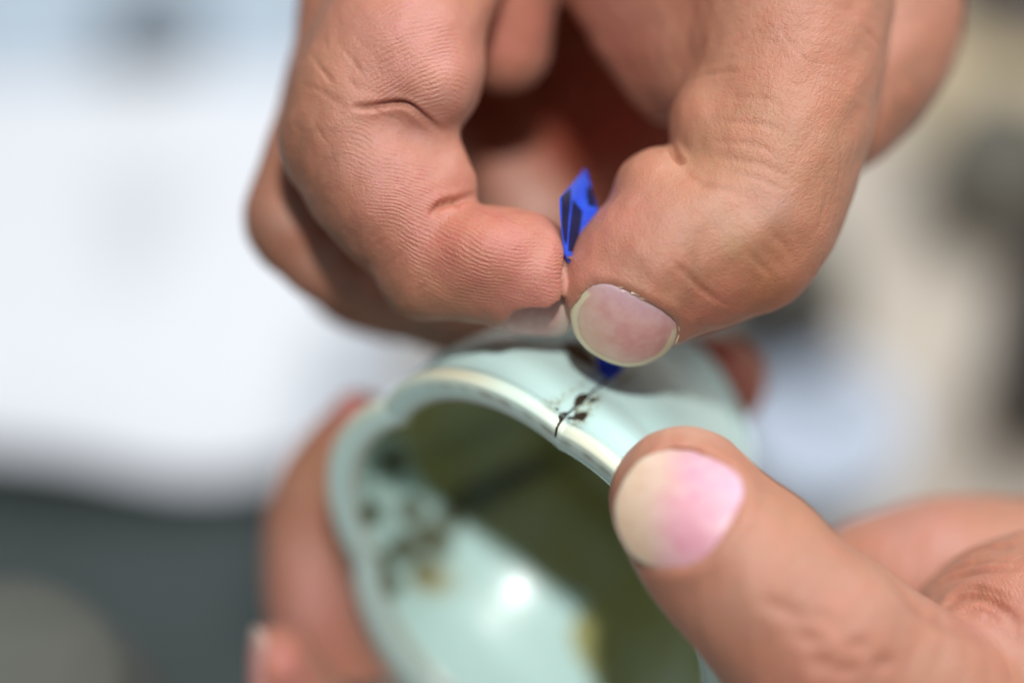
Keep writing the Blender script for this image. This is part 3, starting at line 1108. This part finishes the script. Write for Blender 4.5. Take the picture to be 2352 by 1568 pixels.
def cup_hit(x, y):
    d = Vector(G(x, y, 0)) - Vector((0, 0, D))
    d.normalize()
    loc, nor, i, dist = bvh.ray_cast(Vector((0, 0, D)), d)
    if loc is None:
        return None, None
    if nor.dot(d) > 0:
        nor = -nor
    return np.array(loc), np.array(nor)


LACQ = NT('black_lacquer')
LACQ.set(Base_Color=LACQ.mix(LACQ.noise(900, 3), (0.012, 0.009, 0.006), (0.05, 0.04, 0.028)), Roughness=0.28,
         Normal=LACQ.bump(LACQ.noise(1500, 3), 0.0001, 0.6))
LACQ = LACQ.m


def ribbon_on_cup(pts, width, name, lift=0.05):
    q = spline([(x, y, 0) for x, y in pts], 8)
    P, Nn = [], []
    for x, y, _ in q:
        l, n = cup_hit(x, y)
        if l is not None:
            P.append(l)
            Nn.append(n)
    P, Nn = np.array(P), np.array(Nn)
    for _ in range(3):
        P[1:-1] = (P[:-2] + 2 * P[1:-1] + P[2:]) / 4
        Nn[1:-1] = (Nn[:-2] + Nn[1:-1] + Nn[2:]) / 3
    T = np.gradient(P, axis=0)
    V, F = [], []
    for i, (p, n, t) in enumerate(zip(P, Nn, T)):
        s = unit(np.cross(n, t))
        wd = width * (0.85 + 0.3 * rng.random()) * (1.5 if i < 4 else 1)
        for a, h in ((-1, -0.03), (-0.45, lift), (0.45, lift), (1, -0.03)):
            V.append(p + s * wd * 0.5 * a + n * h)
        if i:
            o = (i - 1) * 4
            for k in range(3):
                F.append([o + k, o + k + 1, o + k + 5, o + k + 4])
    return mesh_obj(name, np.array(V), F, LACQ, parent=cup)


crack = c5((1195, 700), (1150, 745), (1105, 785), (1060, 815), (1010, 865), (960, 905), (905, 948), (870, 985), (830, 1018), (790, 1062), (758, 1100), (738, 1135), (728, 1175), (722, 1215))
ribbon_on_cup(crack, 0.34, 'crack_line', 0.12)


def patch_on_cup(poly, name, lift=0.10, jag=0.6, mat=LACQ, sub=5, grow=1.2):
    Pn = np.array(poly, float)
    c0 = Pn.mean(0)
    Pn = c0 + (Pn - c0) * grow
    B = []
    for a, b in zip(Pn, np.roll(Pn, -1, 0)):
        for k in range(sub):
            B.append(a + (b - a) * k / sub + rng.normal(0, jag, 2))
    B = np.array(B)
    V, F = [], []
    rings = [1.0, 0.9, 0.6, 0.3, 0.02]
    for r in rings:
        for b in B:
            x, y = c0 + (b - c0) * r
            l, n = cup_hit(x, y)
            if l is None:
                l, n = cup_hit(*c0)
            V.append(l + n * (-0.02 if r == 1.0 else lift * (1 if r < .95 else .6)))
    m = len(B)
    for i in range(len(rings) - 1):
        for j in range(m):
            F.append([i * m + j, i * m + (j + 1) % m, (i + 1) * m + (j + 1) % m, (i + 1) * m + j])
    return mesh_obj(name, np.array(V), F, mat, parent=cup)


for poly in (c5((900, 890), (925, 860), (960, 842), (1012, 850), (1000, 885), (940, 940), (905, 947), (893, 915)),
             c5((752, 1040), (768, 1012), (822, 1008), (835, 1022), (795, 1065), (760, 1074)),
             c5((1005, 897), (1042, 880), (1103, 893), (1055, 916)),
             c5((838, 1048), (888, 1052), (893, 1020), (940, 1008), (1004, 1008), (990, 1048), (965, 1078), (905, 1072), (850, 1068)),
             c5((895, 990), (915, 982), (922, 998), (903, 1005)), c5((728, 972), (742, 970), (744, 986), (732, 990))):
    patch_on_cup(poly, 'lacquer_spot', 0.08)
DK = NT('dark_filler')
DK.set(Base_Color=DK.mix(DK.noise(500, 3), (0.06, 0.055, 0.02), (0.12, 0.09, 0.04)), Roughness=0.6)
patch_on_cup(c5((770, 385), (850, 370), (960, 380), (1110, 600), (1050, 600), (940, 545), (850, 490), (800, 430)), 'filled_chip', 0.06, 0.4, DK.m, grow=1.0)

# ------------------------------------------------------------------ blue strip held in the pinch
BL = NT('blue_plastic')
BL.set(Base_Color=BL.mix(BL.noise(300, 2), (0.014, 0.05, 0.52), (0.04, 0.11, 0.66)), Roughness=0.22)
BL.b.inputs['Subsurface Weight'].default_value = 0.3
BL.b.inputs['Subsurface Scale'].default_value = 0.0008
lt, ln = cup_hit(1398, 866)
tipz = lt[2] + 0.4
rows = [((1287, 454, -3.2), (1344, 388, -13.0)), ((1287, 480, -3.0), (1356, 430, -11.5)), ((1290, 520, -2.8), (1372, 485, -9)), ((1294, 560, -2.8), (1368, 540, -8)),
        ((1304, 602, -3.2), (1360, 600, -7)), ((1345, 680, -8.5), (1385, 680, -9)), ((1368, 770, -8.5), (1405, 770, -9)), ((1372, 832, tipz - .5), (1432, 838, tipz - 1)), ((1379, 855, tipz), (1420, 858, tipz)), ((1394, 869, tipz), (1406, 869, tipz))]
ra = np.array([list(G(*a)) + list(G(*b)) for a, b in rows])
ra = spline(ra, 5)
Vs, Fs = [], []
nc_ = 7
for r in ra:
    a, b = r[:3], r[3:]
    for k in range(nc_):
        Vs.append(a + (b - a) * k / (nc_ - 1))
Vs = np.array(Vs)
nr_ = len(ra)
gn = []
VV = Vs.reshape(nr_, nc_, 3)
du = np.gradient(VV, axis=0)
dv = np.gradient(VV, axis=1)
nn = np.cross(du, dv)
nn /= np.linalg.norm(nn, axis=2)[..., None] + 1e-9
nn *= np.sign(nn[..., 2:3] + 1e-6)
TOP, BOT = VV + nn * 0.09, VV - nn * 0.09


def sheet(TOP, BOT):
    r, c = TOP.shape[:2]
    V = np.concatenate([TOP.reshape(-1, 3), BOT.reshape(-1, 3)])
    o = r * c
    F = []
    for i in range(r - 1):
        for j in range(c - 1):
            a = i * c + j
            F.append([a, a + 1, a + c + 1, a + c])
            F.append([o + a, o + a + c, o + a + c + 1, o + a + 1])
    for i in range(r - 1):
        for j in (0, c - 1):
            a = i * c + j
            F.append([a, a + c, o + a + c, o + a])
    for j in range(c - 1):
        for i in (0, r - 1):
            a = i * c + j
            F.append([a, a + 1, o + a + 1, o + a])
    return V, F


sv, sf = sheet(TOP, BOT)
strip = mesh_obj('plastic_strip', sv, sf, BL.m, smooth=False)
tag(strip, 'small bright blue plastic strip pinched between finger and thumb', 'strip')
NAVY = NT('navy_print').set(Base_Color=(0.006, 0.010, 0.05), Roughness=0.35).m
sb = BVHTree.FromPolygons([Vector(v) for v in sv], sf)


def s6(*pts):
    return [(a * .21975 + 1205.9, b * .21975 + 344.5) for a, b in pts]


for poly in (s6((388, 485), (482, 392), (476, 560), (455, 760), (436, 985), (412, 930), (390, 760)),
             s6((500, 512), (603, 640), (585, 780), (560, 900), (525, 1058), (455, 1052), (462, 900), (482, 700)),
             s6((645, 370), (700, 400), (745, 590), (665, 580), (640, 480))):
    Pn = np.array(poly)
    c0 = Pn.mean(0)
    Vp, Fp = [], []
    ok = True
    rings = (1, .66, .33, .02)
    B = np.concatenate([[a + (b - a) * k / 5 for k in range(5)] for a, b in zip(Pn, np.roll(Pn, -1, 0))])
    last = None
    for r in rings:
        for b in B:
            x, y = c0 + (b - c0) * r
            d = (Vector(G(x, y, 0)) - Vector((0, 0, D))).normalized()
            l, n, i, ds = sb.ray_cast(Vector((0, 0, D)), d)
            if l is None:
                l = last if last is not None else Vector(G(x, y, -6))
            else:
                last = l
            Vp.append(np.array(l) - np.array(d) * 0.12)
    m = len(B)
    for i in range(len(rings) - 1):
        for j in range(m):
            Fp.append([i * m + j, i * m + (j + 1) % m, (i + 1) * m + (j + 1) % m, (i + 1) * m + j])
    mesh_obj('printed_mark', np.array(Vp), Fp, NAVY, parent=strip, smooth=False)

# ------------------------------------------------------------------ the table behind


def T(x, y, h=0.0):
    """where the sight line of grid place x, y meets the height h (metres) over the table"""
    a = WV((0, 0, D))
    b = WV(G(x, y, 0))
    d = b - a
    k = (TABLE + h - a.z) / d.z
    return a + d * k


def flat_thing(name, corners, thick, mat, lift=0.0, label=None, cat=None, n=14, curl=None, kind=None, wave=0.0, wave_axis=0):
    """a sheet lying on the table: four grid corners (tl, tr, br, bl)"""
    P = [np.array(T(x, y, lift)) for x, y in corners]
    g = np.zeros((n, n, 3))
    for i in range(n):
        for j in range(n):
            u, v = j / (n - 1), i / (n - 1)
            g[i, j] = (P[0] * (1 - u) + P[1] * u) * (1 - v) + (P[3] * (1 - u) + P[2] * u) * v
            g[i, j, 2] = TABLE + lift + 0.0
            if wave:
                g[i, j, 1] += wave * (math.sin(u * 7 + 1) + 0.5 * math.sin(u * 15)) * v ** 3
            if curl:
                g[i, j, 2] += curl(u, v)
    top = g.copy()
    top[..., 2] += thick
    V, F = sheet(top, g)
    o = mesh_obj(name, V, F, mat, world=True, smooth=False)
    tag(o, label, cat, None, kind)
    return o


def stone(name, col, scale=20, var=0.25, rough=0.7, bump=0.0005):
    t = NT(name)
    c = np.array(col)
    t.set(Base_Color=t.mix(t.ramp(t.noise(scale, 4), 0.3, 0.7), tuple(c * (1 - var)), tuple(np.minimum(c * (1 + var), 1))), Roughness=rough,
          Normal=t.bump(t.noise(scale * 12, 4), bump, 0.4))
    return t.m


table = mesh_obj('table_top', [(-0.9, -0.6, TABLE - 0.03), (0.9, -0.6, TABLE - 0.03), (0.9, 0.9, TABLE - 0.03), (-0.9, 0.9, TABLE - 0.03),
                               (-0.9, -0.6, TABLE), (0.9, -0.6, TABLE), (0.9, 0.9, TABLE), (-0.9, 0.9, TABLE)],
                 [[3, 2, 1, 0], [4, 5, 6, 7], [0, 1, 5, 4], [1, 2, 6, 5], [2, 3, 7, 6], [3, 0, 4, 7]], stone('beige_table', (0.50, 0.44, 0.37), 12, 0.10),
                 world=True, smooth=False)
tag(table, kind='structure')

flat_thing('work_mat', [(-500, 900), (860, 900), (1000, 2500), (-500, 2500)], 0.003, stone('grey_green_mat', (0.036, 0.050, 0.050), 25, 0.22, 0.75), 0.0,
           'dark grey green work mat on the table, lower left', 'mat')


def paper_curl(u, v):
    return 0.012 * max(0, (v - 0.72) / 0.28) ** 2 * (1 + 0.3 * math.sin(u * 6))


pm = NT('white_paper')
pc = pm.mix(pm.ramp(pm.noise(9, 3), 0.45, 0.7, 0, 0.12), (0.74, 0.76, 0.80), (0.60, 0.62, 0.67))
# two faint grey wash marks
for (x, y, r) in ((330, 500, 0.020), (300, 640, 0.014)):
    p = T(x, y)
    geo = pm.n('ShaderNodeNewGeometry')
    dn = pm.n('ShaderNodeVectorMath', operation='DISTANCE')
    pm.l(geo.outputs['Position'], dn.inputs[0])
    dn.inputs[1].default_value = (p.x, p.y, p.z)
    pc = pm.mix(pm.ramp(dn.outputs['Value'], 0.0, r, 0.55, 0.0), pc, (0.45, 0.45, 0.50))
pm.set(Base_Color=pc, Roughness=0.8)
flat_thing('paper_sheet', [(-600, 200), (1010, 160), (900, 1165), (-600, 1060)], 0.0008, pm.m, 0.0045, 'large white sheet of paper lying over the dark mat', 'paper', 26, paper_curl, wave=0.003)
flat_thing('cloth', [(-700, -500), (760, -500), (760, 230), (-700, 215)], 0.003, stone('blue_grey_cloth', (0.42, 0.50, 0.58), 14, 0.12), 0.0,
           'pale blue grey cloth behind the white paper', 'cloth')
flat_thing('card', [(2020, 60), (2700, 40), (2700, 330), (2060, 330)], 0.003, stone('tan_card', (0.50, 0.40, 0.26), 14, 0.12), 0.0, 'tan yellow card on the table, upper right', 'card')


def lathe(name, prof_, pos, mat, label, cat, seg=40, parts=()):
    def mk(pr):
        V, F = [], []
        for r, z in pr:
            for k in range(seg):
                a = 2 * math.pi * k / seg
                V.append((r * math.cos(a), r * math.sin(a), z))
        m = len(pr)
        for i in range(m - 1):
            for k in range(seg):
                F.append([i * seg + k, i * seg + (k + 1) % seg, (i + 1) * seg + (k + 1) % seg, (i + 1) * seg + k])
        F.append(list(range(seg))[::-1])
        F.append([(m - 1) * seg + k for k in range(seg)])
        return np.array(V), F
    p = np.array(pos)
    V, F = mk(prof_)
    o = mesh_obj(name, V + p, F, mat, origin=p, world=True)
    tag(o, label, cat)
    for nm, pr, mt in parts:
        V, F = mk(pr)
        mesh_obj(nm, V + p, F, mt, parent=o, world=True)
    return o


DGREY = stone('dark_green_glaze', (0.12, 0.11, 0.085), 30, .2, .5)
DBROWN = stone('dark_brown_glaze', (0.035, 0.025, 0.02), 30, .2, .4)
GREYC = stone('grey_clay', (0.22, 0.26, 0.30), 30, .2, .7)
WHT = stone('white_porcelain', (0.72, 0.78, 0.88), 30, .05, .3)


def pot(r, h):
    return [(r * .7, 0), (r * .95, h * .2), (r, h * .5), (r * .9, h * .85), (r * .8, h), (r * .7, h), (r * .72, h * .8), (r * .1, h * .75)]


lathe('pot', pot(.0105, .016), T(370, 130), GREYC, 'small grey clay pot on the blue grey cloth', 'pot', parts=[('pot_rim', [(.0085, .0158), (.009, .0175), (.0078, .0178), (.0075, .0160)], GREYC)])
lathe('pot', pot(.017, .018), T(2290, 470), DGREY, 'squat dark green glazed pot on the beige table', 'pot', parts=[('pot_rim', [(.0137, .0178), (.0147, .020), (.0124, .0202), (.0122, .0180)], DGREY)])
lathe('bottle', [(.010, 0), (.013, .004), (.013, .045), (.008, .055), (.006, .058)], T(2380, 960), DBROWN, 'dark brown bottle on the table at the right edge', 'bottle',
      parts=[('bottle_neck', [(.006, .0575), (.006, .066), (.0075, .067), (.0075, .072), (.005, .072)], DBROWN)])
lathe('jar', pot(.014, .02), T(1790, 790), DBROWN, 'dark brown jar standing behind the pinching thumb', 'jar', parts=[('jar_lid', [(.0125, .0205), (.0125, .023), (.005, .025), (.003, .029), (.001, .029)], DGREY)])
lathe('bowl', [(.007, 0), (.008, .002), (.014, .008), (.018, .014), (.0165, .014), (.0135, .009), (.007, .004), (.001, .0035)], T(1865, 1060), WHT, 'small white bowl on the table behind the lower thumb', 'bowl')
lathe('box_lid', [(.02, 0), (.022, .002), (.022, .012), (.020, .014), (.001, .014)], T(2380, -40), DBROWN, 'dark round lid lying at the upper right corner', 'lid')
LID = stone('grey_metal_lid', (0.10, 0.105, 0.09), 40, .15, .9)
jp = WV(G(5, 1575, -45))
jh = jp.z - TABLE
lathe('tall_jar', [(.020, 0), (.021, .003), (.021, jh - .02), (.016, jh - .012), (.0145, jh - .010)], (jp.x, jp.y, TABLE + .003), stone('grey_jar_glaze', (0.08, 0.09, 0.085), 30, .1, .7),
      'tall dark jar with round grey lid standing on the dark mat', 'jar', parts=[('jar_lid', [(.0155, jh - .0125), (.0158, jh - .003), (.0150, jh - .001), (.001, jh - .0005)], LID)])
